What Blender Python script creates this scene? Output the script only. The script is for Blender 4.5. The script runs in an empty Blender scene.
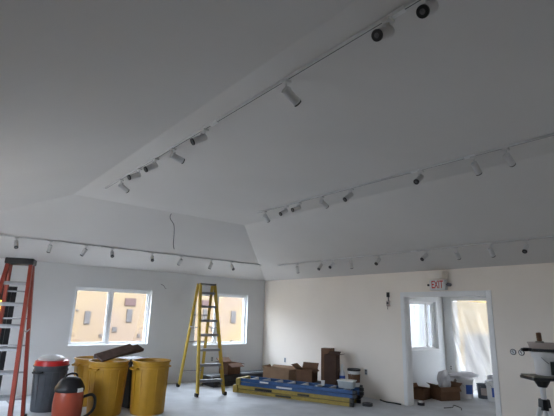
import bpy, bmesh, math, random
from mathutils import Vector, Matrix, Euler
random.seed(7)
C = bpy.context.scene
COL = C.collection
PI = math.pi
V = Vector

# ---------------------------------------------------------------- camera, world, sun, exposure
def make_camera():
    yaw, pitch, roll = 0.6815, 0.2409, 0.0287
    f = V((math.sin(yaw)*math.cos(pitch), math.cos(yaw)*math.cos(pitch), math.sin(pitch)))
    r = V((math.cos(yaw), -math.sin(yaw), 0)); u = r.cross(f)
    c, s = math.cos(roll), math.sin(roll)
    r2 = c*r + s*u; u2 = -s*r + c*u
    cam = bpy.data.objects.new('camera', bpy.data.cameras.new('camera'))
    m = Matrix((r2, u2, -f)).transposed().to_4x4(); m.translation = V((-7.7946, -10.0675, 1.6804))
    cam.matrix_world = m
    cam.data.sensor_width = 36; cam.data.lens = 430.083/554*36; cam.data.clip_start = .05
    COL.objects.link(cam); C.camera = cam
make_camera()
w = bpy.data.worlds.new('sky'); C.world = w; w.use_nodes = True
bg = w.node_tree.nodes['Background']
bg.inputs['Color'].default_value = (.74, .85, 1.0, 1); bg.inputs['Strength'].default_value = 9.0
sun = bpy.data.objects.new('sun', bpy.data.lights.new('sun', 'SUN')); COL.objects.link(sun)
sun.data.energy = 7.0; sun.data.color = (1, .86, .66); sun.data.angle = .01
sun.rotation_euler = (V((.45, .75, -.72))).to_track_quat('-Z', 'Y').to_euler()
def portal(x, z, y, sx, sz, rx=-PI/2, rz=0):
    l = bpy.data.lights.new('window_portal', 'AREA'); l.shape = 'RECTANGLE'; l.size = sx; l.size_y = sz
    l.cycles.is_portal = True
    o = bpy.data.objects.new('window_portal', l); COL.objects.link(o)
    o.location = (x, y, z); o.rotation_euler = (rx, 0, rz)
portal(-4.29, 1.5, .16, 1.8, 1.25)
portal(-1.42, 1.5, .16, 1.7, 1.3)
portal(-7.16, 1.04, .16, 1.8, 2.05)
portal(1.68, 1.5, -3.9, 1.2, 1.15)
portal(-3.45, 1.5, -13.78, .7, 1.3, PI/2)  # back and left portals serve the added unseen windows
for wy in (-4.2,): portal(-8.95, 1.48, wy, 2.6, 1.4, PI/2, -PI/2)
C.view_settings.view_transform = 'Standard'; C.view_settings.look = 'None'
C.view_settings.gamma = 1; C.view_settings.use_curve_mapping = False
C.view_settings.exposure = 1.1
C.cycles.max_bounces = 14; C.cycles.diffuse_bounces = 8; C.cycles.transparent_max_bounces = 16
C.cycles.use_denoising = True; C.cycles.sample_clamp_indirect = 8

# ---------------------------------------------------------------- materials
def mat(name, col, rough=.6, metal=0, noise=.06, scale=8, bump=0, spec=.4, col2=None, detail=4, trans=0):
    m = bpy.data.materials.new(name); m.use_nodes = True
    nt = m.node_tree; b = nt.nodes['Principled BSDF']
    b.inputs['Roughness'].default_value = rough; b.inputs['Metallic'].default_value = metal
    b.inputs['Specular IOR Level'].default_value = spec
    tc = nt.nodes.new('ShaderNodeTexCoord'); n = nt.nodes.new('ShaderNodeTexNoise')
    n.inputs['Scale'].default_value = scale; n.inputs['Detail'].default_value = detail
    nt.links.new(tc.outputs['Object'], n.inputs['Vector'])
    rp = nt.nodes.new('ShaderNodeValToRGB')
    c2 = col2 or tuple(max(0, c*(1-2*noise)) for c in col)
    rp.color_ramp.elements[0].position = .35; rp.color_ramp.elements[1].position = .65
    rp.color_ramp.elements[0].color = (*c2, 1); rp.color_ramp.elements[1].color = (*col, 1)
    nt.links.new(n.outputs['Fac'], rp.inputs['Fac']); nt.links.new(rp.outputs['Color'], b.inputs['Base Color'])
    if bump:
        bp = nt.nodes.new('ShaderNodeBump'); bp.inputs['Strength'].default_value = bump; bp.inputs['Distance'].default_value = .02
        nt.links.new(n.outputs['Fac'], bp.inputs['Height']); nt.links.new(bp.outputs['Normal'], b.inputs['Normal'])
    if trans: b.inputs['Transmission Weight'].default_value = trans
    return m
def glass_mat(name, tint=(1, 1, 1), mix=.08):
    m = bpy.data.materials.new(name); m.use_nodes = True; nt = m.node_tree; nt.nodes.clear()
    o = nt.nodes.new('ShaderNodeOutputMaterial'); t = nt.nodes.new('ShaderNodeBsdfTransparent'); g = nt.nodes.new('ShaderNodeBsdfGlossy')
    g.inputs['Roughness'].default_value = .03; t.inputs['Color'].default_value = (*tint, 1)
    x = nt.nodes.new('ShaderNodeMixShader'); x.inputs[0].default_value = mix
    nt.links.new(t.outputs[0], x.inputs[1]); nt.links.new(g.outputs[0], x.inputs[2]); nt.links.new(x.outputs[0], o.inputs[0])
    return m
def sheet_mat(name):
    m = bpy.data.materials.new(name); m.use_nodes = True; nt = m.node_tree; nt.nodes.clear()
    o = nt.nodes.new('ShaderNodeOutputMaterial'); t = nt.nodes.new('ShaderNodeBsdfTransparent')
    tl = nt.nodes.new('ShaderNodeBsdfTranslucent'); d = nt.nodes.new('ShaderNodeBsdfPrincipled')
    d.inputs['Roughness'].default_value = .5; d.inputs['Base Color'].default_value = (.8, .78, .75, 1)
    tl.inputs['Color'].default_value = (.85, .82, .76, 1)
    n = nt.nodes.new('ShaderNodeTexNoise'); n.inputs['Scale'].default_value = 3
    mr = nt.nodes.new('ShaderNodeMapRange'); mr.inputs[1].default_value = .3; mr.inputs[2].default_value = .7
    mr.inputs[3].default_value = .58; mr.inputs[4].default_value = .78
    a = nt.nodes.new('ShaderNodeMixShader'); a.inputs[0].default_value = .6
    b = nt.nodes.new('ShaderNodeMixShader')
    nt.links.new(n.outputs['Fac'], mr.inputs[0]); nt.links.new(mr.outputs[0], b.inputs[0])
    nt.links.new(tl.outputs[0], a.inputs[1]); nt.links.new(d.outputs[0], a.inputs[2])
    nt.links.new(t.outputs[0], b.inputs[1]); nt.links.new(a.outputs[0], b.inputs[2]); nt.links.new(b.outputs[0], o.inputs[0])
    return m
M = {
 'wall': mat('warm_lit_drywall', (.87, .80, .72), .75, noise=.015, scale=1.5, spec=.25),  # warm light on the right wall put into the paint colour
 'wallcool': mat('cool_lit_drywall', (.69, .70, .705), .75, noise=.015, scale=1.5, spec=.25),  # same white paint, with the cooler light put into its colour
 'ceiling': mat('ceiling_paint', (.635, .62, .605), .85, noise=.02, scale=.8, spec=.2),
 'floor': mat('dusty_concrete', (.58, .60, .63), .55, noise=.11, scale=2.2, detail=9, spec=.35),
 'trim': mat('white_trim', (.8, .8, .8), .45, noise=.01),
 'vinyl': mat('white_vinyl', (.8, .81, .82), .35, noise=.01),
 'blackframe': mat('black_metal_frame', (.012, .012, .014), .45, noise=.1),
 'fixture': mat('fixture_white', (.55, .55, .55), .45, noise=.02),
 'track': mat('track_white', (.62, .62, .62), .4, noise=.02),
 'lens': mat('black_baffle', (.01, .01, .011), .4, noise=.1),
 'bulb': mat('grey_bulb', (.16, .16, .17), .2, noise=.2, scale=40),
 'tan': mat('tan_house_wrap', (.094, .070, .036), .85, noise=.12, scale=.5, col2=(.080, .060, .046)),
 'wrapgrey': mat('grey_vent', (.028, .026, .027), .6),
 'rust': mat('rust_brown', (.03, .014, .013), .7),
 'yellowwall': mat('yellow_block', (.115, .078, .026), .85, noise=.12, scale=2),
 'bluewhite': mat('skylit_siding', (.046, .053, .062), .8, noise=.04, scale=1),  # blue of sky light put into the white siding colour
 'yellowpaint': mat('yellow_paint', (.42, .26, .02), .5),
 'asphalt': mat('gravel_ground', (.42, .40, .37), .9, noise=.15, scale=12, detail=8),
 'red': mat('red_fiberglass', (.24, .03, .015), .4, noise=.08),
 'blackplastic': mat('black_plastic', (.015, .015, .017), .45, noise=.1),
 'alu': mat('dull_aluminium', (.30, .30, .31), .5, metal=.3, noise=.06, scale=30),
 'yellow': mat('yellow_fiberglass', (.56, .39, .06), .45, noise=.06, scale=14),
 'yellowbrown': mat('brownish_yellow_fiberglass', (.36, .26, .05), .5, noise=.12, scale=14),  # darker, browner yellow for the folded ladder parts
 'binyellow': mat('yellow_bin_plastic', (.50, .27, .025), .42, noise=.05, scale=10),
 'bingrey': mat('grey_bin_plastic', (.085, .095, .11), .5, noise=.08, scale=10),
 'redplastic': mat('red_plastic', (.55, .02, .02), .35, noise=.03),
 'whiteplastic': mat('white_plastic', (.72, .72, .72), .4, noise=.02),
 'vacred': mat('orange_red_plastic', (.38, .07, .035), .35, noise=.05),
 'darkcard': mat('dark_brown_board', (.14, .085, .068), .7, noise=.2, scale=12),
 'paleedge': mat('pale_board_edge', (.5, .44, .38), .8),
 'card': mat('cardboard', (.36, .23, .14), .85, noise=.06, scale=6),
 'card_dark': mat('brown_cardboard', (.17, .09, .05), .85, noise=.1, scale=6),
 'card_deep': mat('deep_brown_cardboard', (.075, .04, .027), .85, noise=.1, scale=6),
 'charcoal': mat('charcoal_carton', (.03, .031, .036), .6, noise=.1, scale=5),
 'bluefiber': mat('blue_fiberglass', (.025, .09, .25), .4, noise=.1, scale=12),
 'bluelabel': mat('blue_label', (.03, .10, .42), .5),
 'greenlabel': mat('dark_green_label', (.03, .05, .04), .6, noise=.2, scale=30),
 'tubclear': mat('cloudy_tub', (.42, .46, .48), .3, noise=.05, spec=.6),
 'signred': mat('sign_red', (.55, .03, .02), .5),
 'darkgrey': mat('dark_grey_metal', (.07, .07, .075), .5),
 'greymetal': mat('grey_box_metal', (.2, .19, .22), .6),
 'wood': mat('brown_wood', (.20, .09, .035), .55, noise=.2, scale=18),
 'pink': mat('pinkish_pan', (.50, .42, .38), .6, noise=.05),
 'bagwhite': mat('white_cloth', (.72, .72, .76), .8, noise=.08, scale=9),
 'patchgrey': mat('joint_compound', (.58, .58, .57), .9, noise=.03),
 'wire': mat('grey_cable', (.09, .09, .095), .5),
 'tray': mat('tray_board', (.30, .29, .24), .6, noise=.1, scale=15),
 'dust': mat('dusty_debris', (.3, .26, .22), .9, noise=.2, scale=20),
}
GLASS = glass_mat('window_glass'); SHEET = sheet_mat('plastic_sheeting')

# ---------------------------------------------------------------- mesh helpers
class MB:
    def __init__(s): s.bm = bmesh.new()
    def add(s, verts, faces):
        vs = [s.bm.verts.new(v) for v in verts]
        for f in faces:
            try: s.bm.faces.new([vs[i] for i in f])
            except ValueError: pass
        return s
    def box(s, lo, hi, M_=None):
        (a, b, c), (d, e, f) = lo, hi
        vs = [V(p) for p in ((a,b,c),(d,b,c),(d,e,c),(a,e,c),(a,b,f),(d,b,f),(d,e,f),(a,e,f))]
        if M_: vs = [M_ @ v for v in vs]
        return s.add(vs, [(0,3,2,1),(4,5,6,7),(0,1,5,4),(1,2,6,5),(2,3,7,6),(3,0,4,7)])
    def beam(s, p, q, w, h, side=(1, 0, 0)):
        p, q = V(p), V(q); d = (q-p).normalized(); sd = V(side); sd = (sd - sd.dot(d)*d).normalized(); n = d.cross(sd)
        vs = [o + a*sd*w/2 + b*n*h/2 for o in (p, q) for a, b in ((-1,-1),(1,-1),(1,1),(-1,1))]
        return s.add(vs, [(0,3,2,1),(4,5,6,7),(0,1,5,4),(1,2,6,5),(2,3,7,6),(3,0,4,7)])
    def channel(s, p, q, w, h, side, t=.012):
        # C-section rail: web plus two flanges
        p, q = V(p), V(q); d = (q-p).normalized(); sd = V(side); sd = (sd - sd.dot(d)*d).normalized(); n = d.cross(sd)
        s.beam(p, q, t, h, side)
        for k in (-1, 1):
            o = n*k*(h/2 - t/2) + sd*(w/2)
            s.beam(p+o, q+o, w, t, side)
        return s
    def cyl(s, p, q, r1, r2=None, seg=20, cap=True):
        p, q = V(p), V(q); r2 = r1 if r2 is None else r2; d = (q-p).normalized()
        a = d.orthogonal().normalized(); b = d.cross(a)
        vs = [o + r*(math.cos(2*PI*i/seg)*a + math.sin(2*PI*i/seg)*b) for o, r in ((p, r1), (q, r2)) for i in range(seg)]
        fs = [(i, (i+1)%seg, seg+(i+1)%seg, seg+i) for i in range(seg)]
        if cap: fs += [tuple(range(seg))[::-1], tuple(range(seg, 2*seg))]
        return s.add(vs, fs)
    def lathe(s, prof, seg=32, c=(0, 0, 0)):
        c = V(c)
        vs = []; n = len(prof)
        for i in range(seg):
            a = 2*PI*i/seg
            for r, z in prof: vs.append(c + V((r*math.cos(a), r*math.sin(a), z)))
        fs = [(i*n+j, ((i+1)%seg)*n+j, ((i+1)%seg)*n+j+1, i*n+j+1) for i in range(seg) for j in range(n-1)]
        s.add(vs, fs); bmesh.ops.remove_doubles(s.bm, verts=s.bm.verts, dist=1e-5)
        return s
    def tube(s, pts, r, seg=8):
        pts = [V(p) for p in pts]; rings = []
        up = V((0, 0, 1)) if abs((pts[1]-pts[0]).normalized().z) < .9 else V((1, 0, 0))
        for i, p in enumerate(pts):
            d = (pts[min(i+1, len(pts)-1)] - pts[max(i-1, 0)]).normalized()
            a = d.cross(up).normalized(); b = a.cross(d); up = b
            rings.append([p + r*(math.cos(2*PI*k/seg)*a + math.sin(2*PI*k/seg)*b) for k in range(seg)])
        vs = [v for rg in rings for v in rg]
        fs = [(i*seg+k, i*seg+(k+1)%seg, (i+1)*seg+(k+1)%seg, (i+1)*seg+k) for i in range(len(pts)-1) for k in range(seg)]
        fs += [tuple(range(seg)), tuple(range((len(pts)-1)*seg, len(pts)*seg))]
        return s.add(vs, fs)
    def build(s, name, material, parent=None, smooth=False, bevel=0, loc=None, rz=None):
        bmesh.ops.recalc_face_normals(s.bm, faces=s.bm.faces)
        me = bpy.data.meshes.new(name); s.bm.to_mesh(me); s.bm.free()
        o = bpy.data.objects.new(name, me); COL.objects.link(o)
        me.materials.append(M[material] if isinstance(material, str) else material)
        if smooth:
            me.polygons.foreach_set('use_smooth', [True]*len(me.polygons))
            md = o.modifiers.new('edge', 'EDGE_SPLIT'); md.split_angle = math.radians(40)
        if bevel:
            md = o.modifiers.new('bevel', 'BEVEL'); md.width = bevel; md.segments = 2; md.limit_method = 'ANGLE'
        if parent: o.parent = parent
        if loc: o.location = loc
        if rz is not None: o.rotation_euler = (0, 0, rz)
        return o
def smoothpath(pts, n=6):
    P = [V(p) for p in pts]; P = [2*P[0]-P[1]] + P + [2*P[-1]-P[-2]]; out = []
    for i in range(1, len(P)-2):
        for k in range(n):
            t = k/n; a, b, c, d = P[i-1:i+3]
            out.append(.5*((2*b)+(-a+c)*t+(2*a-5*b+4*c-d)*t*t+(-a+3*b-3*c+d)*t**3))
    return out + [P[-2]]
def tag(o, label, cat, group=None, kind=None):
    o['label'] = label; o['category'] = cat
    if group: o['group'] = group
    if kind: o['kind'] = kind
    return o
def thing(name, label, cat, loc=(0, 0, 0), rz=0, group=None):
    o = bpy.data.objects.new(name, None); o.empty_display_size = .1; COL.objects.link(o)
    o.location = loc; o.rotation_euler = (0, 0, rz)
    return tag(o, label, cat, group)
def struct(mb, name, m, parent=None, label=None, **k):
    o = mb.build(name, m, parent, **k)
    if not parent: o['kind'] = 'structure'
    return o
def text(body, size, material, parent, loc, X, Y, name='lettering', depth=.002, squeeze=1):
    cu = bpy.data.curves.new(name, 'FONT'); cu.body = body; cu.size = size; cu.extrude = depth; cu.offset = size*.018
    cu.align_x = 'CENTER'; cu.align_y = 'CENTER'
    t = bpy.data.objects.new('tmp', cu); COL.objects.link(t)
    me = bpy.data.meshes.new_from_object(t.evaluated_get(bpy.context.evaluated_depsgraph_get()))
    bpy.data.objects.remove(t)
    X, Y = V(X), V(Y); m = Matrix((X*squeeze, Y, X.cross(Y))).transposed().to_4x4(); m.translation = V(loc)
    me.transform(m); me.materials.clear(); me.materials.append(M[material])
    o = bpy.data.objects.new(name, me); COL.objects.link(o); o.parent = parent
    return o

# ---------------------------------------------------------------- room shell
W, H, HF, D, YB = 8.774, 2.6, 3.4825, 2.6763, -13.6
T = .16
def wall_holes(axis, a0, a1, z0, z1, c0, c1, holes):
    """wall slab along axis ('x' or 'y') between a0..a1, thickness c0..c1, rectangular holes (a,b,zlo,zhi)"""
    mb = MB()
    us = sorted({a0, a1, *[h[0] for h in holes], *[h[1] for h in holes]}); vs = sorted({z0, z1, *[h[2] for h in holes], *[h[3] for h in holes]})
    for u0, u1 in zip(us, us[1:]):
        for v0, v1 in zip(vs, vs[1:]):
            um, vm = (u0+u1)/2, (v0+v1)/2
            if any(h[0] < um < h[1] and h[2] < vm < h[3] for h in holes): continue
            if axis == 'x': mb.box((u0, c0, v0), (u1, c1, v1))
            else: mb.box((c0, u0, v0), (c1, u1, v1))
    bmesh.ops.remove_doubles(mb.bm, verts=mb.bm.verts, dist=1e-5)
    # drop coincident inner faces
    seen = {}
    for f in list(mb.bm.faces):
        k = tuple(sorted(v.index for v in f.verts)) if False else tuple(round(x, 4) for x in f.calc_center_median())
        seen.setdefault(k, []).append(f)
    bmesh.ops.delete(mb.bm, geom=[f for fs in seen.values() if len(fs) > 1 for f in fs], context='FACES_ONLY')
    return mb
WIN1 = (-5.17, -3.42, .89, 2.13); WIN2 = (-2.22, -.58, .84, 2.16); DOOR = (-8.06, -6.26, 0, 2.06)
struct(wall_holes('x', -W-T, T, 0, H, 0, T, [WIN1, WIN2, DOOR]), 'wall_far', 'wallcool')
DW = (-6.42, -4.72, 0, 2.10)
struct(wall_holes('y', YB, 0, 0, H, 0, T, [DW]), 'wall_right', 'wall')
ADDED_WL = [(-5.5, -2.9, .8, 2.15)]; ADDED_WB = [(-3.8, -3.1, .9, 2.1)]  # unseen windows added to bring daylight to ceiling and right wall
struct(wall_holes('y', YB-T, 0, 0, H, -W-T, -W, ADDED_WL), 'wall_left', 'wall')
struct(wall_holes('x', -W, T, 0, H, YB-T, YB, ADDED_WB), 'wall_back', 'wall')
# side room
WINA = (1.03, 2.3, .94, 2.07); OPB = (-6.25, -4.37, 0, 2.12); XB, YA = 2.6, -4.07
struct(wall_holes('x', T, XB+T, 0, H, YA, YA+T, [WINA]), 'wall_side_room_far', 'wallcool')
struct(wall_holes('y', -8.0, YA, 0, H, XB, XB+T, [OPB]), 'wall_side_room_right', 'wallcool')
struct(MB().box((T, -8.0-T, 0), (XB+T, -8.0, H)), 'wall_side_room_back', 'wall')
struct(MB().box((T, -8.0-T, H), (XB+T, YA+T, H+.1)), 'ceiling_side_room', 'ceiling')
struct(MB().box((-W-T, YB-T, -.12), (XB+T, T, 0)), 'floor', 'floor')
o = struct(MB().box((-45, YB-30, -.35), (55, 45, -.14)), 'ground', 'asphalt')
# hipped tray ceiling
c = MB()
e = .2; eo = 1.0  # left eave widened to keep sun out of the added left window
c.add([(-W, YB, H), (0, YB, H), (0, 0, H), (-W, 0, H), (-W+D, YB+D, HF), (-D, YB+D, HF), (-D, -D, HF), (-W+D, -D, HF),
       (-W-eo, YB-e, H), (e, YB-e, H), (e, e, H), (-W-eo, e, H),
       (-W-eo, YB-e, H+.12), (e, YB-e, H+.12), (e, e, H+.12), (-W-eo, e, H+.12), (-W+D, YB+D, HF+.15), (-D, YB+D, HF+.15), (-D, -D, HF+.15), (-W+D, -D, HF+.15)],
      [(0,1,5,4),(1,2,6,5),(2,3,7,6),(3,0,4,7),(4,5,6,7),(8,9,1,0),(9,10,2,1),(10,11,3,2),(11,8,0,3),
       (8,9,13,12),(9,10,14,13),(10,11,15,14),(11,8,12,15),(12,13,17,16),(13,14,18,17),(14,15,19,18),(15,12,16,19),(16,17,18,19)])
struct(c, 'ceiling', 'ceiling')

# windows
def window(n, hole, y0, panes=2, fw=.045, depth=.07, mull=None):
    x0, x1, z0, z1 = hole
    fr = MB(); ya, yb = y0+T-depth-.01, y0+T-.01
    for lo, hi in (((x0, ya, z0), (x0+fw, yb, z1)), ((x1-fw, ya, z0), (x1, yb, z1)), ((x0+fw, ya, z1-fw), (x1-fw, yb, z1)), ((x0+fw, ya, z0), (x1-fw, yb, z0+fw))): fr.box(lo, hi)
    f = struct(fr, 'window_%d' % n, 'vinyl', bevel=.004)
    xm = (x0+x1)/2 if mull is None else mull
    if panes == 2:
        MB().box((xm-.035, ya+.005, z0+fw), (xm+.035, yb-.005, z1-fw)).build('mullion', 'vinyl', f, bevel=.004)
    edges = [x0+fw, xm-.035, xm+.035, x1-fw] if panes == 2 else [x0+fw, x1-fw]
    for i in range(0, len(edges), 2):
        a, b = edges[i], edges[i+1]; s = MB(); t = .03; yc = ya+.02+.015*(i//2)
        for lo, hi in (((a, yc, z0+fw), (a+t, yc+.03, z1-fw)), ((b-t, yc, z0+fw), (b, yc+.03, z1-fw)), ((a+t, yc, z1-fw-t), (b-t, yc+.03, z1-fw)), ((a+t, yc, z0+fw), (b-t, yc+.03, z0+fw+t))): s.box(lo, hi)
        sh = s.build('sash', 'vinyl', f)
        MB().box((a+t, yc+.012, z0+fw+t), (b-t, yc+.017, z1-fw-t)).build('glass_pane', GLASS, sh)
    MB().box((x0+.002, y0-.015, z0-.0), (x1-.002, ya, z0+.022)).build('window_sill', 'trim', f, bevel=.004)
    MB().box((xm-.2, ya-.012, z0+fw+.02), (xm-.14, ya, z0+fw+.035)).build('sash_lock', 'vinyl', f)
    return f
window(1, WIN1, 0, mull=-4.36); window(2, WIN2, 0, mull=-1.53)
window(3, WINA, YA, panes=2, mull=2.0)

def added_window(n, axis, a0, a1, z0, z1, c):  # builds the out-of-view windows added for daylight fill
    m = MB(); g = MB(); k = .05; mid = (a0+a1)/2
    for lo, hi in (((a0, z0), (a0+k, z1)), ((a1-k, z0), (a1, z1)), ((a0+k, z0), (a1-k, z0+k)), ((a0+k, z1-k), (a1-k, z1)), ((mid-.03, z0+k), (mid+.03, z1-k))):
        if axis == 'x': m.box((lo[0], c, lo[1]), (hi[0], c+.07, hi[1]))
        else: m.box((c, lo[0], lo[1]), (c+.07, hi[0], hi[1]))
    f = struct(m, 'window_%d' % n, 'vinyl', bevel=.004)
    if axis == 'x': g.box((a0+k, c+.03, z0+k), (a1-k, c+.035, z1-k))
    else: g.box((c+.03, a0+k, z0+k), (c+.035, a1-k, z1-k))
    g.build('glass_pane', GLASS, f)
for i, h_ in enumerate(ADDED_WL): added_window(4+i, 'y', *h_, -W-T+.02)
for i, h_ in enumerate(ADDED_WB): added_window(6+i, 'x', *h_, YB-T+.02)

# black glazed door at the left of the far wall
x0, x1, z0, z1 = DOOR
f = MB()
for lo, hi in (((x0, .0, 0), (x0+.09, .14, z1)), ((x1-.09, .0, 0), (x1, .14, z1)), ((x0+.09, .0, z1-.09), (x1-.09, .14, z1))): f.box(lo, hi)
dr = struct(f, 'door_1', 'blackframe', bevel=.004)
xm = (x0+x1)/2
for a, b, hx in ((x0+.09, xm, xm-.07), (xm, x1-.09, xm+.07)):
    l = MB(); st = .12
    for lo, hi in (((a, .04, .01), (a+st, .09, z1-.09)), ((b-st, .04, .01), (b, .09, z1-.09)), ((a+st, .04, z1-.27), (b-st, .09, z1-.09)), ((a+st, .04, .01), (b-st, .09, .3))): l.box(lo, hi)
    lf = l.build('door_leaf', 'blackframe', dr)
    MB().box((a+st, .06, .3), (b-st, .066, z1-.27)).build('glass_pane', GLASS, lf)
    MB().tube([(hx, .035, .9), (hx, -.01, .9), (hx, -.01, 1.2), (hx, .035, 1.2)], .01).build('door_handle', 'alu', lf)

# casing round the doorway to the side room
y0, y1, _, zt = DW
cs = .085
cm = MB()
for lo, hi in (((-.02, y0-cs, 0), (0, y0, zt+cs)), ((-.02, y1, 0), (0, y1+cs, zt+cs)), ((-.02, y0, zt), (0, y1, zt+cs))): cm.box(lo, hi)
for lo, hi in (((0, y0, 0), (T, y0+.015, zt)), ((0, y1-.015, 0), (T, y1, zt)), ((0, y0+.015, zt-.015), (T, y1-.015, zt))): cm.box(lo, hi)
struct(cm, 'trim_1', 'trim', bevel=.003)
cm = MB(); y0, y1, _, zt = OPB
for lo, hi in (((XB-.02, y0-.07, 0), (XB, y0, zt+.07)), ((XB-.02, y1, 0), (XB, y1+.07, zt+.07)), ((XB-.02, y0, zt), (XB, y1, zt+.07))): cm.box(lo, hi)
struct(cm, 'trim_2', 'trim', bevel=.003)

# ---------------------------------------------------------------- outdoors
nb = thing('neighbouring_building', 'long tan sheathed building in sunshine outside the far windows', 'building', (0, 6, -.14))
b = MB().box((-14, 0, 0), (9, 5, 3.2))
b.build('wall', 'tan', nb)
def pane_mark(xc, zc, w_, h_, m, name='wall_vent'):
    k = MB().box((xc-w_/2, -.05, zc-h_/2), (xc+w_/2, .01, zc+h_/2)); return k.build(name, m, nb, bevel=.01)
pane_mark(-3.10, 1.51, 0.19, 0.43, 'wrapgrey')
pane_mark(-2.57, 0.90, 0.12, 0.10, 'wrapgrey')
pane_mark(-1.64, 2.09, 0.41, 0.27, 'rust')
pane_mark(-1.63, 1.60, 0.20, 0.46, 'wrapgrey')
pane_mark(-2.12, 1.11, 0.16, 0.17, 'wrapgrey')
pane_mark(-1.20, 0.89, 0.11, 0.11, 'wrapgrey')
pane_mark(-3.46, 1.75, 0.07, 0.06, 'wrapgrey')
pane_mark(1.53, 2.15, 0.31, 0.27, 'rust')
pane_mark(1.54, 1.70, 0.18, 0.44, 'wrapgrey')
pane_mark(2.96, 1.63, 0.24, 0.50, 'wrapgrey')
pane_mark(2.96, 0.61, 0.13, 0.13, 'wrapgrey')
pane_mark(1.99, 1.13, 0.21, 0.16, 'wrapgrey')
pane_mark(1.96, 0.87, 0.10, 0.12, 'wrapgrey')
rf = MB().box((-14.2, -.25, 3.2), (9.2, 5.2, 3.35)).build('roof', 'darkgrey', nb)

sb = thing('siding_building', 'pale bluish building seen through the side room window', 'building', (13, 6, -.14))
MB().box((0, 0, 0), (14, 5, 3.4)).build('wall', 'bluewhite', sb)
MB().box((3.6, -.05, 1.6), (3.9, .01, 2.6)).build('wall_vent', 'wrapgrey', sb)
MB().box((-.2, -.2, 3.4), (14.2, 5.2, 3.55)).build('roof', 'darkgrey', sb)

yb = thing('block_building', 'yellow building wall glowing behind the hanging plastic sheet', 'building', (9.5, -4, -.14))
MB().box((0, -5, 0), (5, 3.7, 3.3)).build('wall', 'yellowwall', yb)
MB().box((-.2, -5.2, 3.3), (5.2, 3.9, 3.45)).build('roof', 'darkgrey', yb)

pr = thing('added_canopy', 'porch roof added unseen to cut sky light at the side room opening', 'canopy', (XB+T, -5.3, -.14))  # added canopy, holds sky light back from the sheeted opening
MB().box((.02, -3.4, 2.75), (5.0, 3.0, 2.87)).build('roof', 'darkgrey', pr)
for sy in (-3.2, 2.8): MB().beam((.02, sy, 2.1), (1.2, sy, 2.74), .06, .06, (0, 1, 0)).build('bracket', 'darkgrey', pr)

br = thing('added_window_canopy', 'roof added to cut sky light at the small side room window', 'roof', (1.6, -2.0, -.14))  # added cover, dims the sky light entering the side room window
MB().box((-1.2, -1.85, 2.76), (1.8, 2.4, 2.86)).build('roof', 'darkgrey', br)
for sx in (-1.1, 1.7): MB().box((sx-.05, 2.25, 0), (sx+.05, 2.35, 2.76)).build('post', 'trim', br)

sk = thing('skip', 'yellow waste skip outdoors behind the black glazed door', 'skip', (-6.9, 3.2, -.14))
MB().add([(-1.1, -.6, 0), (1.1, -.6, 0), (1.3, -.75, 2.3), (-1.3, -.75, 2.3), (-1.1, .6, 0), (1.1, .6, 0), (1.3, .75, 2.3), (-1.3, .75, 2.3)],
         [(0,1,2,3),(5,4,7,6),(0,3,7,4),(1,5,6,2),(0,4,5,1)]).build('tub', 'yellowpaint', sk)
r = MB()
for a, bb in (((-1.3, -.75), (1.3, -.75)), ((1.3, -.75), (1.3, .75)), ((1.3, .75), (-1.3, .75)), ((-1.3, .75), (-1.3, -.75))): r.beam((*a, 2.3), (*bb, 2.3), .08, .08, (0, 0, 1))
r.build('rim', 'yellowpaint', sk)

for i, (x, y, lab) in enumerate([(4.6, -3.9, 'grey metal cabinet behind the plastic sheet, nearer its left edge'), (4.6, -4.75, 'grey metal cabinet behind the plastic sheet, nearer the doorway casing')]):
    ac = thing('utility_cabinet', lab, 'cabinet', (x, y, -.14), 0, 'cabinets behind the plastic sheet')
    MB().box((-.3, -.27, .1), (.3, .27, 1.42)).build('body', 'greymetal', ac, bevel=.05)
    MB().box((-.32, -.22, .2), (-.3, .22, 1.3)).build('door', 'greymetal', ac, bevel=.005)
    MB().box((-.28, -.25, 0), (.28, .25, .1)).build('plinth', 'darkgrey', ac)

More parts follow.
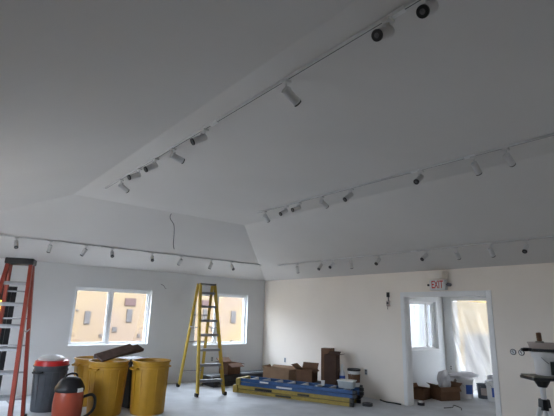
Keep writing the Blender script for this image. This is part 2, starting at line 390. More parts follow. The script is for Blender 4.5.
# ---------------------------------------------------------------- ceiling tracks and spotlights
SL = (HF-H)/D
def track(label, p, q, joints, grp='ceiling light tracks'):
    p, q = V(p), V(q); t = thing('lighting_track', label, 'light track', p, 0, grp)
    d = q-p; u = d.normalized()
    side = u.cross(V((0, 0, 1)))
    m = MB(); m.beam((0, 0, -.014), d + V((0, 0, -.014)), .026, .022, side)
    m.build('rail', 'track', t)
    gm = MB(); gm.beam(V((0, 0, -.025)) + u*.02, d + V((0, 0, -.025)) - u*.02, .007, .002, side); gm.build('groove', 'darkgrey', t)
    for j in joints:
        MB().beam(u*(j-.06) + V((0, 0, -.018)), u*(j+.06) + V((0, 0, -.018)), .034, .026, side).build('joiner', 'whiteplastic', t)
    MB().beam(V((0, 0, -.018)) - u*.02, V((0, 0, -.018)) + u*.01, .038, .032, side).build('end_cap', 'whiteplastic', t)
R_, L_ = .036, .16
def make_spot(x, y, z, az, el, label, group):
    t = thing('track_spotlight', label, 'spotlight', (x, y, z-.028), 0, group)
    az, el = math.radians(az), math.radians(el)
    d = V((math.cos(el)*math.cos(az), math.cos(el)*math.sin(az), math.sin(el)))
    MB().box((-.03, -.03, -.022), (.03, .03, 0)).build('adapter', 'fixture', t, bevel=.004)
    base = V((0, 0, -.085)) - d*.015
    side = d.cross(V((0, 0, 1))).normalized()
    st = MB(); st.cyl((0, 0, -.02), (0, 0, -.062), .007, seg=10)
    up = (V((0, 0, 1)) - V((0, 0, 1)).dot(d)*d).normalized()
    hinge = base + d*.03 + up*(R_+.004)
    st.cyl((0, 0, -.058), hinge, .008, seg=10); st.cyl(hinge - side*.012, hinge + side*.012, .011, seg=12)
    st.build('stem', 'fixture', t, smooth=True)
    h = MB()
    e_ = base + d*L_
    a = d.orthogonal().normalized(); b = d.cross(a); seg = 24
    prof = [(0, 0), (R_-.004, 0), (R_, .004), (R_, L_-.013), (R_-.006, L_-.013), (R_-.006, L_-.02), ]
    vs, fs = [], []
    for i in range(seg):
        th = 2*PI*i/seg
        for r_, s_ in prof: vs.append(base + d*s_ + (math.cos(th)*a + math.sin(th)*b)*r_)
    n = len(prof)
    for i in range(seg):
        for j in range(n-1): fs.append((i*n+j, ((i+1)%seg)*n+j, ((i+1)%seg)*n+j+1, i*n+j+1))
    h.add(vs, fs); bmesh.ops.remove_doubles(h.bm, verts=h.bm.verts, dist=1e-5)
    h.build('housing', 'fixture', t, smooth=True)
    bz = MB(); bz.cyl(e_ - d*.022, e_ - d*.013, R_-.006, R_-.006, seg=24); bz.cyl(e_ - d*.013, e_, R_, R_-.001, seg=24)
    bo = bz.build('baffle', 'lens', t, smooth=True)
    MB().cyl(e_ - d*.004, e_ + d*.0016, .019, .015, seg=16).build('bulb', 'bulb', bo, smooth=True)
    return t
ordn = ['first', 'second', 'third', 'fourth', 'fifth', 'sixth', 'seventh', 'eighth', 'ninth']
HEADS = {
 1: [(-5.85,-4.17,24,-20),(-5.85,-4.82,-176,-27.5),(-5.85,-5.33,-180,-35),(-5.85,-5.78,4,-12),(-5.85,-6.49,168,-32.5),(-5.85,-7.74,0,-28),(-5.85,-8.70,-180,-35),(-5.85,-8.99,-176,-40)],
 2: [(-3.23,-4.11,24,-27.5),(-3.23,-4.69,176,-32.5),(-3.23,-5.01,172,-25),(-3.23,-5.53,8,-20),(-3.23,-6.12,164,-40),(-3.23,-7.25,-180,-37.5),(-3.23,-7.92,4,-37.5),(-3.23,-8.27,0,-27.5)],
 3: [(-.87,-2.36,32,-55),(-.87,-3.18,-176,-47.5),(-.87,-3.54,-176,-37.5),(-.87,-4.04,28,-50),(-.87,-4.78,-180,-42.5),(-.87,-5.82,164,-37.5),(-.87,-6.38,8,-40),(-.87,-6.95,4,-45),(-.87,-7.49,-180,-45)],
 4: [(-6.56,-1.01,-88,-50),(-5.99,-1.01,88,-50),(-5.34,-1.01,120,-52.5),(-4.82,-1.01,-100,-40),(-3.94,-1.01,-108,-40),(-3.24,-1.01,92,-42.5),(-2.43,-1.01,128,-70),(-1.85,-1.01,-92,-50)]}
Z = {1: HF, 2: HF, 3: H+.867*SL, 4: H+1.008*SL}
NM = {1: ('nearest ceiling track', 'far end'), 2: ('middle ceiling track', 'far end'), 3: ('low track above exit sign', 'corner end'), 4: ('window wall track', 'red ladder end')}
track('white track running overhead, nearest and largest of the ceiling tracks', (-5.848, -3.51, HF), (-5.848, -11, HF), [3.15, 5.25])
track('white track crossing the middle of the ceiling above the doorway side', (-3.233, -3.93, HF), (-3.233, -11, HF), [3.25, 3.95])
track('white track low on the sloped ceiling above the exit sign', (-.867, -1.66, Z[3]), (-.867, -11, Z[3]), [1.6, 3.9])
track('white track along the sloped ceiling above the two bright windows', (-.92, -1.008, Z[4]), (-8.0, -1.008, Z[4]), [4.2])
for k, hs in HEADS.items():
    for i, (x, y, az, el) in enumerate(hs):
        toward = (abs(az) > 130) if k < 4 else az < 0
        lab = '%s white spotlight from %s of %s, %s' % (ordn[i], NM[k][1], NM[k][0], 'black lens showing' if toward else 'back showing')
        make_spot(x, y, Z[k], az, el, lab, 'spotlights on the ' + NM[k][0])

# bare cable hanging out of the ceiling
tag(MB().tube(smoothpath([(-4.32,-2.62,3.482),(-4.35,-2.62,3.42),(-4.33,-2.61,3.36),(-4.26,-2.62,3.26),(-4.24,-2.62,3.1),(-4.235,-2.62,2.9),(-4.21,-2.62,2.80)]), .007).build('hanging_cable', 'wire', smooth=True),
    'thin bare cable dangling from the ceiling tray above the windows', 'cable')

# ---------------------------------------------------------------- wall devices
def outlet(axis, a, z, label):
    t = thing('wall_outlet', label, 'outlet', (a, 0, z) if axis == 'x' else (0, a, z), 0 if axis == 'x' else -PI/2, 'wall outlets')
    MB().box((-.036, -.007, -.058), (.036, 0, .058)).build('cover_plate', 'tubclear', t, bevel=.003)
    for s in (-.026, .026): MB().box((-.017, -.011, s-.016), (.017, -.005, s+.016)).build('socket', 'darkgrey', t, bevel=.003)
outlet('x', -1.64, .5, 'grey outlet low on the window wall, behind the yellow stepladder')
outlet('y', -.98, .5, 'small outlet low on the right wall near the room corner')
outlet('y', -3.68, .51, 'outlet low on the right wall beside the bucket pile')
for i, (y, lab) in enumerate([(-6.78, 'round open wiring box left of its twin, beside the doorway'), (-6.91, 'round open wiring box nearer the tripod, beside its twin')]):
    t = thing('wiring_box', lab, 'wiring box', (0, y, 1.175), 0, 'wiring boxes beside the doorway')
    MB().cyl((-.012, 0, 0), (0, 0, 0), .048, seg=24).build('ring', 'darkgrey', t, smooth=True)
    MB().cyl((-.016, 0, 0), (-.008, 0, 0), .036, seg=24).build('cover', 'whiteplastic', t, smooth=True)
    m = MB(); m.tube(smoothpath([(-.015, 0, .02), (-.03, .01, .01), (-.028, -.012, -.005), (-.016, .004, -.025)]), .004); m.build('wire', 'lens', t)
t = thing('wall_strobe', 'small alarm box with loose dark wires high on right wall', 'alarm', (0, -4.33, 1.95), 0)
MB().box((-.05, -.03, .14), (0, .02, .24)).build('bracket', 'blackplastic', t, bevel=.005)
MB().tube([(-.012, .05*math.cos(k*PI/8), .05*math.sin(k*PI/8)+.0) for k in range(17)], .008).build('ring', 'whiteplastic', t)
MB().box((-.015, -.008, .05), (0, .008, .15)).build('lead', 'darkgrey', t)
MB().box((-.035, -.045, -.05), (0, .045, .06)).build('body', 'pink', t, bevel=.006)
MB().cyl((-.05, 0, .015), (-.033, 0, .015), .022, seg=16).build('lens', 'darkgrey', t, smooth=True)
MB().tube(smoothpath([(-.036, 0, -.03), (-.05, -.01, -.06), (-.035, .015, -.09), (-.04, -.005, -.115)]), .005).build('wire', 'lens', t)
tag(MB().tube(smoothpath([(-3.22, 0, 2.30), (-3.2, -.03, 2.29), (-3.15, -.035, 2.26), (-3.12, -.03, 2.22), (-3.08, -.03, 2.20)]), .006).build('wall_wire', 'wire', smooth=True),
    'short loose wire poking from the far wall between windows', 'wire')
# emergency light and exit sign
t = thing('emergency_light', 'white emergency light box high on wall above the exit sign', 'emergency light', (0, -5.48, 2.49))
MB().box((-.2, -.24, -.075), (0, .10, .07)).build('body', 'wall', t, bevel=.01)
t2 = thing('exit_sign', 'white exit sign with red lettering above the doorway', 'exit sign', (0, -5.48, 2.305))
MB().box((-.13, -.23, -.10), (-.03, .09, .09)).build('housing', 'whiteplastic', t2, bevel=.006)
MB().box((-.03, -.05, -.05), (0, .05, .05)).build('mount', 'darkgrey', t2)
text('EXIT', .2, 'signred', t2, (-.1315, -.075, -.003), (0, -1, 0), (0, 0, 1), squeeze=.6)
MB().cyl((-.09, .09, 0), (-.09, .12, 0), .012, seg=12).build('lamp_arm', 'darkgrey', t2)
MB().cyl((-.11, .13, 0), (-.06, .13, 0), .022, .02, seg=20).build('lamp_head', 'blackplastic', t2, smooth=True)
MB().cyl((-.08, -.27, 0), (-.08, -.23, 0), .012, seg=12).build('lamp_arm', 'darkgrey', t2)
MB().cyl((-.11, -.29, 0), (-.04, -.29, 0), .035, .03, seg=20).build('lamp_head', 'greymetal', t2, smooth=True)

# ---------------------------------------------------------------- stepladders
def stepladder(name, label, cat, loc, rz, hh, wb, wt, sp, railm, capm, cap=(.05, .06), rail_w=.04, rail_h=.09, z0=0, bars=(.35, 1.0, 1.6)):
    t = thing(name, label, cat, loc, rz)
    ft = .07
    def P(k, sx, z):
        u = z/hh; w_ = (wb if k < 0 else wb-.03)*(1-u) + wt*u
        return V((sx*w_, k*(sp*(1-u)+ft*u), z))
    for k in (-1, 1):
        for sx in (-1, 1):
            r = MB(); r.channel(P(k, sx, .03), P(k, sx, hh), rail_w, rail_h if k < 0 else rail_h*.8, (-sx, 0, 0), t=.008)
            r.build('front_rail' if k < 0 else 'rear_rail', railm, t)
            p = P(k, sx, 0); MB().box((p.x-.03, p.y-.05, 0), (p.x+.03, p.y+.05, .07)).build('foot', 'blackplastic', t, bevel=.008)
    n = int((hh-.15)/.3)
    for i in range(1, n+1):
        z = .3*i + z0
        a, b = P(-1, -1, z), P(-1, 1, z)
        m = MB(); m.box((a.x, a.y-.035, z-.012), (b.x, a.y+.045, z+.012)); m.box((a.x, a.y-.035, z-.04), (b.x, a.y-.03, z+.012)); m.build('step', 'alu', t)
        if i < 3:
            for sx in (-1, 1): 
                q = P(-1, sx, z-.13); MB().beam(q, (sx*(abs(q.x)-.12), q.y+.005, z-.012), .003, .02, (0, 1, 0)).build('step_brace', 'alu', t)
    for z in bars:
        a, b = P(1, -1, z), P(1, 1, z); m = MB(); m.box((a.x, a.y-.012, z-.012), (b.x, a.y+.012, z+.012)); m.build('cross_bar', 'alu', t)
    for sx in (-1, 1):
        a, b = P(-1, sx, 1.35), P(1, sx, 1.35); md = (a+b)/2 + V((0, 0, -.03))
        m = MB(); m.beam(a, md, .004, .022); m.beam(md, b, .004, .022); m.build('spreader', 'alu', t)
    MB().box((-wt-cap[0], -.14, hh-.03), (wt+cap[0], .14, hh-.03+cap[1])).build('top_cap', capm, t, bevel=.012)
    return t
stepladder('stepladder', 'yellow fiberglass stepladder standing open before the right-hand window', 'ladder', (-2.67, -1.25, 0), -.16, 2.3, .31, .19, .65, 'yellow', 'darkgrey', cap=(.0, .035))
stepladder('stepladder', 'tall red stepladder with black top standing open at left edge', 'ladder', (-6.66, -2.562, 0), -.336, 2.32, .31, .17, .61, 'red', 'blackplastic', cap=(.02, .09), rail_w=.045, rail_h=.09, z0=-.08, bars=(.3, .7, 1.1, 1.5, 1.9))

# ---------------------------------------------------------------- bins
def bin_(name, label, loc, rz, h, rt, rb, m, extra=None, group=None):
    t = thing(name, label, 'bin', loc, rz, group)
    k = h
    MB().lathe([(0, 0), (rb, 0), (rb+.01, .02), (rb+(rt-rb)*.5, k*.5), (rt-.008, k*.86), (rt+.008, k*.865), (rt+.008, k*.9), (rt-.004, k*.905), (rt, k*.97), (rt+.02, k*.975), (rt+.02, k), (rt-.005, k), (rt-.012, k*.97), (rb-.01, .03), (0, .03)], 40).build('body', m, t, smooth=True)
    ribs = MB()
    for i in range(14):
        a = 2*PI*i/14; c_, s_ = math.cos(a), math.sin(a)
        ribs.beam(((rb+.006)*c_, (rb+.006)*s_, .05), ((rt-.006)*c_, (rt-.006)*s_, k*.85), .02, .012, (-s_, c_, 0))
    ribs.build('rib', m, t)
    for sg in (-1, 1):
        hm = MB(); r = rt+.01
        hm.tube(smoothpath([(sg*(r-.01), -.08, k*.87), (sg*(r+.035), -.08, k*.86), (sg*(r+.045), 0, k*.855), (sg*(r+.035), .08, k*.86), (sg*(r-.01), .08, k*.87)]), .015)
        hm.build('handle', extra or m, t, smooth=True)
    return t
g = bin_('waste_bin', 'round dark grey waste bin with a red lid rim beside red ladder', (-5.79, -1.56, 0), .6, .72, .265, .225, 'bingrey', 'blackplastic')
MB().lathe([(.0, .80), (.24, .80), (.262, .79), (.275, .71), (.26, .71), (.25, .77), (0, .78)], 40).build('lid_rim', 'redplastic', g, smooth=True)
tag(MB().lathe([(0, 0), (.2, 0), (.21, .03), (.15, .07), (0, .085)], 24).build('paper_bundle', 'whiteplastic', smooth=True, loc=(-5.81, -1.58, .802)), 'crumpled white cover lying on the red bin lid', 'cover')
bin_('yellow_bin', 'yellow waste bin at the back, half hidden behind the wood-topped bin', (-5.08, -1.42, 0), .3, .80, .29, .24, 'binyellow', group='yellow waste bins')
bin_('yellow_bin', 'yellow waste bin carrying dark boards, beside the red vacuum', (-5.09, -2.37, 0), .5, .84, .31, .255, 'binyellow', group='yellow waste bins')
bin_('yellow_bin', 'yellow waste bin standing alone, nearest the yellow stepladder', (-4.45, -2.61, 0), .2, .84, .31, .27, 'binyellow', group='yellow waste bins')
b = thing('black_bin', 'narrow tall black bin in the gap between yellow bins', 'bin', (-4.50, -1.95, 0), .3)
MB().add([(-.17, -.17, 0), (.17, -.17, 0), (.2, -.2, .8), (-.2, -.2, .8), (-.17, .17, 0), (.17, .17, 0), (.2, .2, .8), (-.2, .2, .8)], [(0,1,2,3),(5,4,7,6),(0,3,7,4),(1,5,6,2),(0,4,5,1)]).build('body', 'blackplastic', b, bevel=.01)
MB().box((-.215, -.215, .78), (.215, .215, .82)).build('lid', 'blackplastic', b, bevel=.01)
# dark boards sticking out of the bin
for i, (p, q, w_, h_, roll, lab) in enumerate([((-5.36, -2.60, .905), (-4.66, -2.28, 1.03), .21, .03, .45, 'long dark board lying across the yellow bin, uppermost of the pair'),
                                     ((-5.22, -2.36, .90), (-4.44, -2.06, 1.0), .18, .05, .4, 'broad dark board behind its mate across the yellow bin')]):
    q, p = V(q), V(p)
    t = thing('board', lab, 'board', p, 0, 'dark boards on the yellow bin'); d = q-p
    sd = V((-d.y, d.x, 0)).normalized()*math.cos(roll) + V((0, 0, math.sin(roll)))
    nrm = d.normalized().cross(sd)
    if nrm.z < 0: nrm = -nrm
    MB().beam((0, 0, 0), d, w_, h_, sd).build('plank', 'darkcard', t, bevel=.004)
    MB().beam(sd*w_/2, d + sd*w_/2, .012, h_*1.05, sd).build('pale_edge', 'paleedge', t)
tag(MB().lathe([(0, 0), (.05, 0), (.06, .03), (.04, .07), (0, .08)], 16).build('rag', 'darkgrey', smooth=True, loc=(-5.08, -1.66, .80)), 'small dark crumpled rag on the rear yellow bin rim', 'rag')

# wet vacuum
v = thing('wet_vacuum', 'red wet vacuum with black domed top in front of bins', 'vacuum cleaner', (-5.77, -2.74, 0), .5); v.scale = (.9, .9, .93)
MB().lathe([(0, .08), (.2, .08), (.225, .12), (.235, .3), (.225, .46), (.215, .5), (0, .5)], 32).build('drum', 'vacred', v, smooth=True)
MB().lathe([(0, .5), (.225, .5), (.235, .53), (.225, .57), (.19, .63), (.15, .685), (.09, .715), (0, .72)], 32).build('motor_head', 'blackplastic', v, smooth=True)
MB().tube(smoothpath([(-.13, 0, .66), (-.11, 0, .74), (0, 0, .765), (.11, 0, .74), (.13, 0, .66)]), .016).build('carry_handle', 'blackplastic', v, smooth=True)
MB().box((-.05, -.245, .50), (.05, -.215, .56)).build('latch', 'whiteplastic', v, bevel=.004)
MB().tube(smoothpath([(.15, -.15, .4), (.30, -.2, .42), (.37, -.22, .34), (.36, -.22, .2), (.27, -.2, .12), (.12, -.22, .1), (-.1, -.27, .06), (-.28, -.2, .05)]), .024, 12).build('hose', 'blackplastic', v, smooth=True)
for i in range(4):
    a = PI/4+PI/2*i; c_, s_ = math.cos(a), math.sin(a)
    MB().beam((.12*c_, .12*s_, .09), (.26*c_, .26*s_, .07), .06, .03, (-s_, c_, 0)).build('caster_arm', 'blackplastic', v)
    MB().cyl((.26*c_-.015*s_, .26*s_+.015*c_, .03), (.26*c_+.015*s_, .26*s_-.015*c_, .03), .03, seg=16).build('caster', 'darkgrey', v, smooth=True)

# ---------------------------------------------------------------- boxes
def carton(name, label, loc, rz, sx, sy, sz, m, flaps=(), inner='card_deep', group=None, tape=None):
    t = thing(name, label, 'box', loc, rz, group); th = .008
    b = MB(); x, y = sx/2, sy/2
    b.box((-x, -y, 0), (x, y, th)); b.box((-x, -y, th), (-x+th, y, sz)); b.box((x-th, -y, th), (x, y, sz)); b.box((-x+th, -y, th), (x-th, -y+th, sz)); b.box((-x+th, y-th, th), (x-th, y, sz))
    if not flaps: b.box((-x+th, -y+th, sz-th), (x-th, y-th, sz))
    b.build('body', m, t, bevel=.003)
    for side, ang, ln in flaps:
        a = math.radians(ang); c_, s_ = math.cos(a)*ln, math.sin(a)*ln
        if side == 'l': f = [(-x, -y, sz), (-x, y, sz), (-x-c_, y, sz+s_), (-x-c_, -y, sz+s_)]
        elif side == 'r': f = [(x, -y, sz), (x, y, sz), (x+c_, y, sz+s_), (x+c_, -y, sz+s_)]
        elif side == 'f': f = [(-x, -y, sz), (x, -y, sz), (x, -y-c_, sz+s_), (-x, -y-c_, sz+s_)]
        else: f = [(-x, y, sz), (x, y, sz), (x, y+c_, sz+s_), (-x, y+c_, sz+s_)]
        o = MB().add(f, [(0, 1, 2, 3)]).build('flap', m, t)
        md = o.modifiers.new('thick', 'SOLIDIFY'); md.thickness = .006; md.offset = 0
    if tape: MB().box((-x+.001, -.03, sz), (x-.001, .03, sz+.002)).build('tape', tape, t)
    return t
carton('flat_carton', 'long charcoal carton lying on the floor, lower of the two', (-1.25, -.8, 0), 0, 1.9, .5, .12, 'charcoal', group='long charcoal cartons under the window')
carton('flat_carton', 'long charcoal carton on top of its twin beneath open box', (-1.3, -.77, .12), .02, 1.9, .5, .11, 'charcoal', group='long charcoal cartons under the window', tape='tubclear')
carton('cardboard_box', 'open brown cardboard box with raised flaps beside the yellow stepladder', (-1.56, -.72, .232), .12, .4, .34, .25, 'card_dark', flaps=(('l', 15, .16), ('r', -15, .16), ('f', -28, .16), ('b', 35, .16)))
SO, SA, SB = V((-2.08, -1.76, 0)), V((.39, -.92, 0)), V((.92, .39, 0))
def S(s, t, z): return SO + SA*s + SB*t + V((0, 0, z))
RZ = math.atan2(-.92, .39)
def flat_ladder(name, label, s0, length, w0, w1, t0, z, thick, railm, capm, grp, stepm='alu', flip=1, marks=()):
    t = thing(name, label, 'ladder', S(s0, t0, z), RZ, grp)   # local +x along the ladder, local +y = towards the wall (after mirror)
    hr = thick/2-.006
    def y(k, u): return (w0*(1-u) + w1*u)/2 * k
    wm = max(w0, w1)/2
    for k in (-1, 1):
        for lay, nm in ((0, 'rear_rail'), (1, 'front_rail')):
            zc = hr/2 + lay*(hr+.012)
            r = MB(); r.channel((0.03, y(k, 0)+wm, zc), (length-.03, y(k, 1)+wm, zc), .028, hr, (0, -k, 0), t=.008)
            r.build(nm, railm, t)
            x_ = length if flip > 0 else 0
            MB().box((x_-.07 if flip > 0 else -.01, y(k, 1 if flip > 0 else 0)+wm-.03, zc-hr/2), (x_+.01 if flip > 0 else .07, y(k, 1 if flip > 0 else 0)+wm+.03, zc+hr/2)).build('foot', 'blackplastic', t, bevel=.005)
    n = int(length/.305)
    for i in range(1, n+1):
        x_ = i*.305-.05; u = x_/length
        MB().box((x_-.02, y(-1, u)+wm+.01, hr+.016), (x_+.02, y(1, u)+wm-.01, hr*2+.006)).build('step', stepm, t, bevel=.003)
    xc = 0 if flip > 0 else length
    u = 0 if flip > 0 else 1
    MB().box((xc-.05, y(-1, u)+wm-.03, 0), (xc+.06, y(1, u)+wm+.03, thick)).build('top_cap', capm, t, bevel=.01)
    for (a, b_, za, zb, mm) in marks:
        MB().box((a, -.018+ (wm-y(1, .5))*.0 - .004, za), (b_, .0, zb)).build('label', mm, t)
    return t
# local y axis after rotation RZ points to +SB
flat_ladder('folded_stepladder', 'folded yellow stepladder lying on the floor under a blue one', 0, 2.66, .44, .44, 0, 0, .15, 'yellowbrown', 'yellowbrown', 'folded ladders', marks=((.5, .9, .085, .13, 'lens'), (1.5, 1.75, .09, .125, 'lens'), (1.0, 1.35, .02, .05, 'lens')))
flat_ladder('folded_stepladder', 'folded blue stepladder lying on top of the yellow one', .06, 2.66, .42, .44, .01, .152, .14, 'bluefiber', 'yellowbrown', 'folded ladders', stepm='whiteplastic', marks=((.55, .75, .09, .12, 'whiteplastic'), (.95, 1.3, .03, .06, 'whiteplastic')))
def SC(name, label, s, t, z, dx, dy, h, m, rot=0, **k):
    p = S(s, t, z); return carton(name, label, p, RZ+rot, dx, dy, h, m, **k)
SC('cardboard_box', 'plain tan cardboard box standing behind the blue ladder', .66, .82, 0, .66, .40, .46, 'card', flaps=(('l', 60, .06), ('b', 20, .12), ('f', 80, .03)))
SC('flat_carton', 'flat charcoal carton on the floor under the tall boxes', 1.83, .86, 0, 1.36, .56, .24, 'charcoal')
SC('cardboard_box', 'half open brown box with slanted lid between tan and tall boxes', 1.33, .84, .24, .38, .32, .26, 'card_dark', flaps=(('l', 35, .16), ('b', 60, .14), ('r', -40, .06)))
SC('tall_carton', 'tall light brown upright box, taller of the pair', 1.74, 1.06, .24, .24, .22, .72, 'card_dark', tape='paleedge')
SC('tall_carton', 'tall dark brown upright box with a flap open to right', 1.96, .74, .24, .27, .24, .62, 'card_deep', flaps=(('r', 8, .12), ('b', 30, .1)))
t = thing('spray_bottle', 'white bottle with blue band beside the dark upright box', 'bottle', S(2.16, .82, .24))
MB().lathe([(0, 0), (.055, 0), (.06, .02), (.06, .22), (.05, .27), (.02, .31), (.02, .34), (0, .34)], 20).build('body', 'whiteplastic', t, smooth=True)
MB().lathe([(.0605, .12), (.062, .12), (.062, .2), (.0605, .2)], 20).build('label', 'bluelabel', t, smooth=True)
MB().lathe([(0, .34), (.026, .34), (.026, .40), (.012, .43), (0, .43)], 16).build('cap', 'whiteplastic', t, smooth=True)
def bucket(name, label, loc, r, h, m='whiteplastic', lab='bluelabel', lid=None, group=None, rz=0, arc=(3.6, 5.2), lz=(.25, .75)):
    t = thing(name, label, 'bucket', loc, rz, group); rb = r*.87
    pr = [(0, 0), (rb, 0), (rb+.003, .01), (r*.97, h*.8), (r*1.04, h*.81), (r*1.04, h*.84), (r*.98, h*.85), (r*.99, h*.93), (r*1.05, h*.94), (r*1.05, h)]
    if not lid: pr += [(r*.98, h), (rb*.97, .02), (0, .02)]
    else: pr += [(0, h)]
    MB().lathe(pr, 32).build('body', m, t, smooth=True)
    if lid: MB().lathe([(0, h+.012), (r*1.0, h+.012), (r*1.02, h+.02), (r*1.075, h+.018), (r*1.08, h-.02), (r*1.06, h-.02), (r*1.06, h+.0), (0, h+.001)], 32).build('lid', lid, t, smooth=True)
    n = 12; vs = []
    for i in range(n+1):
        a = arc[0] + (arc[1]-arc[0])*i/n
        for z in lz:
            rr = rb+.003 + (r*.97-rb)*z/.8 + .003; vs.append((rr*math.cos(a), rr*math.sin(a), z*h))
    MB().add(vs, [(2*i, 2*i+2, 2*i+3, 2*i+1) for i in range(n)]).build('label', lab, t, smooth=True)
    hm = [( -r*1.07, 0, h*.88)] + [(-r*1.09*math.cos(PI*k/8), -r*1.09*math.sin(PI*k/8)*.6, h*.88 - math.sin(PI*k/8)*h*.45) for k in range(1, 8)] + [(r*1.07, 0, h*.88)]
    MB().tube(smoothpath(hm, 3), .003, 6).build('handle', 'alu', t, smooth=True)
    return t
bucket('bucket', 'brown label bucket with black lid beside the white bottle', S(2.4, .88, .24), .13, .33, 'whiteplastic', 'card_dark', lid='blackplastic', arc=(2.6, 5.6))
t = thing('storage_tub', 'small cloudy plastic tub on right end of ladder stack', 'tub', S(2.46, .23, .293), RZ)
MB().add([(-.14, -.09, 0), (.14, -.09, 0), (.16, -.11, .13), (-.16, -.11, .13), (-.14, .09, 0), (.14, .09, 0), (.16, .11, .13), (-.16, .11, .13)], [(0,1,2,3),(5,4,7,6),(0,3,7,4),(1,5,6,2),(0,4,5,1)]).build('body', 'tubclear', t, bevel=.01)
MB().box((-.17, -.12, .13), (.17, .12, .15)).build('lid', 'whiteplastic', t, bevel=.006)
t = thing('cup', 'small white cup standing on the blue ladder', 'cup', S(1.95, .24, .293))
MB().lathe([(0, 0), (.03, 0), (.04, .09), (.036, .09), (.028, .006), (0, .006)], 20).build('body', 'whiteplastic', t, smooth=True)
t = thing('tape_roll', 'dark round tape roll standing by wall near ladder stack', 'tape', S(2.85, .30, 0))
MB().lathe([(.05, 0), (.1, 0), (.1, .05), (.05, .05), (.05, 0)], 24).build('roll', 'darkgrey', t, smooth=True)
tag(MB().tube(smoothpath([(-.02, -4.05, .012), (-.1, -4.25, .012), (-.06, -4.42, .012), (-.14, -4.5, .03), (-.05, -4.58, .012)]), .014).build('cord', 'blackplastic', smooth=True), 'black cord lying on the floor against the right wall', 'cord')

# ---------------------------------------------------------------- things in the side room
t = thing('tape_roll', 'black and white tape roll on floor just inside the doorway', 'tape', (.30, -4.80, 0))
MB().lathe([(.03, 0), (.07, 0), (.07, .05), (.03, .05), (.03, 0)], 24).build('roll', 'blackplastic', t, smooth=True)
MB().lathe([(.0, .05), (.045, .05), (.045, .075), (.0, .08)], 24).build('core', 'whiteplastic', t, smooth=True)
carton('cardboard_box', 'brown box stuffed with white cloths in the side room', (1.34, -4.72, 0), -.35, .50, .34, .27, 'card_dark', flaps=(('l', 30, .1), ('f', -60, .1), ('r', 40, .1)))
carton('cardboard_box', 'smaller brown box under the side room window', (.92, -4.40, 0), .1, .34, .28, .22, 'card_dark', flaps=(('l', 20, .1), ('b', 60, .08)))
def blob(name, label, cat, loc, sx, sy, sz, m, seed, rz=0, sub=4):
    random.seed(seed); mb = MB(); bmesh.ops.create_icosphere(mb.bm, subdivisions=sub, radius=1)
    ph = [random.uniform(0, 6.28) for _ in range(6)]
    for v_ in mb.bm.verts:
        p = v_.co.copy(); k = 1 + .12*math.sin(4*p.x+ph[0]+3*p.z) + .1*math.sin(6*p.y+ph[1]+2*p.x) + .07*math.sin(9*p.z+ph[2]+5*p.y) + .05*math.sin(13*p.x+ph[3])
        p *= k; v_.co = V((p.x*sx, p.y*sy, (max(p.z, -.75)+.75)*sz/1.75))
    o = mb.build(name, m, smooth=True, loc=loc, rz=rz); o.modifiers.remove(o.modifiers[0]); return tag(o, label, cat)
blob('cloth_heap', 'white crumpled cloths rising out of the brown box', 'cloth', (1.34, -4.72, .20), .18, .12, .40, 'bagwhite', 3, .3)
bucket('bucket', 'white bucket with blue label under the white bag, side room', (1.95, -4.86, 0), .17, .38, lab='bluelabel', lid='whiteplastic', group='buckets in the side room', arc=(3.7, 4.7))
bucket('bucket', 'white bucket with blue label next to the doorway casing', (2.12, -5.43, 0), .17, .38, lab='bluelabel', lid='whiteplastic', group='buckets in the side room', arc=(3.2, 4.4))
bucket('bucket', 'dark bucket between the two white buckets in side room', (2.24, -5.12, 0), .13, .30, m='bingrey', lab='pink', group='buckets in the side room', arc=(3.2, 4.4))
blob('bag', 'long white bag lying across the left bucket', 'bag', (1.90, -4.84, .402), .34, .13, .13, 'bagwhite', 5, -.55)
blob('bag', 'crumpled grey white bag on the bucket by the casing', 'bag', (2.13, -5.43, .4), .15, .13, .13, 'bagwhite', 8)
blob('debris_heap', 'dark crumpled wrapping behind the two white buckets', 'wrapping', (2.30, -4.60, 0), .11, .17, .40, 'dust', 11)
tag(MB().tube(smoothpath([(.42, -5.22, .008), (.62, -5.28, .008), (.78, -5.22, .02), (.72, -5.4, .008), (.55, -5.5, .008)]), .009).build('cord', 'wire', smooth=True), 'thin cord curled on the side room floor before the buckets', 'cord')
t = thing('wall_outlet', 'outlet on the side room wall beside the plastic sheet', 'outlet', (XB, -4.19, .52), -PI/2, 'wall outlets')
MB().box((-.036, -.007, -.058), (.036, 0, .058)).build('cover_plate', 'whiteplastic', t, bevel=.003)
for s in (-.026, .026): MB().box((-.017, -.011, s-.016), (.017, -.005, s+.016)).build('socket', 'darkgrey', t, bevel=.003)
# plastic sheet hung over the opening, gathered towards its left edge
ny, nz = 60, 50; vs = []
for j in range(nz+1):
    v_ = j/nz; z = 2.08 - v_*1.98
    for i in range(ny+1):
        u = i/ny; y = -4.33 - u*(1.84 - .0*v_) - .05*math.sin(v_*3)*(1-u)
        fold = .035*math.sin(26*(u - .32*v_) + 1.5*math.sin(5*v_)) * (1 - u*.6) * min(1, v_*4+.15) + .02*math.sin(60*(u-.25*v_)+3)*(1-u)**2*min(1, v_*4)
        vs.append((XB - .075 + fold - .03*math.sin(PI*v_), y, z + .02*math.sin(9*u)*(1 if j == 0 else 0)))
o = MB().add(vs, [(j*(ny+1)+i, j*(ny+1)+i+1, (j+1)*(ny+1)+i+1, (j+1)*(ny+1)+i) for j in range(nz) for i in range(ny)]).build('plastic_sheet', SHEET)
o.data.polygons.foreach_set('use_smooth', [True]*len(o.data.polygons))
tag(o, 'wrinkled translucent plastic sheet hung over the side room opening', 'plastic sheet')

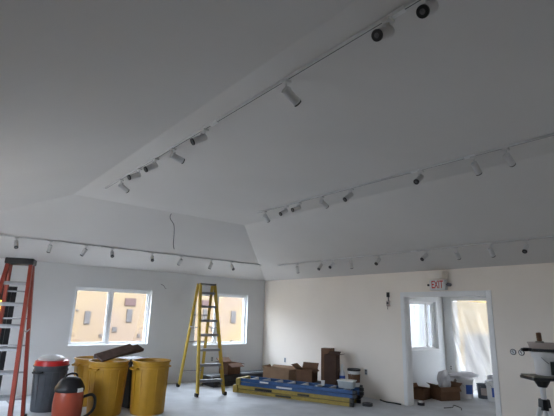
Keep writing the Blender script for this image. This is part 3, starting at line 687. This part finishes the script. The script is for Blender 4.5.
# ---------------------------------------------------------------- work stand with bucket at the right edge
TX, TY, TZ = -4.003, -8.657, 1.27
t = thing('tripod_stand', 'black topped tripod work stand at the right edge', 'stand', (TX, TY, 0), -.68)
MB().box((-.11, -.09, TZ), (.32, .09, TZ+.01)).build('tray', 'tray', t, bevel=.004)
m = MB()
m.box((-.115, -.095, TZ-.022), (.325, .095, TZ)); m.build('tray_frame', 'blackplastic', t, bevel=.006)
MB().cyl((0, 0, TZ-.075), (0, 0, TZ-.022), .03, .06, seg=20).build('hub', 'blackplastic', t, smooth=True)
MB().cyl((0, 0, TZ-.18), (0, 0, TZ-.075), .019, seg=20).build('column', 'whiteplastic', t, smooth=True)
MB().cyl((0, 0, TZ-.235), (0, 0, TZ-.16), .046, .038, seg=8).build('collar', 'blackplastic', t, smooth=True)
for i in range(3):
    a = 2*PI*i/3 + 1.0; c_, s_ = math.cos(a), math.sin(a)
    l = MB().cyl((.03*c_, .03*s_, TZ-.22), (.40*c_, .40*s_, .03), .019, .016, seg=14).build('leg', 'whiteplastic', t, smooth=True)
    MB().cyl((.40*c_, .40*s_, 0), (.395*c_, .395*s_, .06), .024, .02, seg=14).build('foot', 'blackplastic', l, smooth=True)
    MB().beam((.03*c_, .03*s_, .62), (.24*c_, .24*s_, .5), .012, .02, (-s_, c_, 0)).build('leg_brace', 'blackplastic', t)
bx, by = TX+.043, TY-.035
bucket('bucket', 'white pail with dark green label on the tripod stand', (bx, by, TZ+.013), .094, .15, lab='greenlabel', rz=.0, arc=(3.7, 5.4), lz=(.05, .7), lid='whiteplastic')
t = thing('hawk_trowel', 'black flat trowel laid across the pail on the stand', 'trowel', (bx, by, TZ+.184), -.68)
MB().box((-.14, -.06, 0), (.2, .06, .022)).build('blade', 'blackplastic', t, bevel=.002)
MB().beam((-.19, 0, .010), (-.135, 0, .010), .03, .024, (0, 1, 0)).build('grip', 'blackplastic', t, bevel=.008)
t = thing('mud_tub', 'pinkish round tub on top of the black trowel', 'tub', (bx-.018, by+.015, TZ+.2055), .0)
MB().lathe([(0, 0), (.085, 0), (.09, .008), (.098, .035), (.102, .037), (.102, .045), (.09, .045), (.084, .012), (0, .012)], 32).build('body', 'pink', t, smooth=True)
t = thing('wooden_handle', 'short brown wooden brush handle standing in the pinkish tub', 'brush', (bx-.03, by+.025, TZ+.2195))
MB().cyl((0, 0, 0), (.0, 0, .04), .028, seg=12).build('bristles', 'dust', t, smooth=True)
MB().beam((0, 0, .04), (-.006, 0, .105), .034, .022, (1, -.8, 0)).build('handle', 'wood', t, bevel=.006)
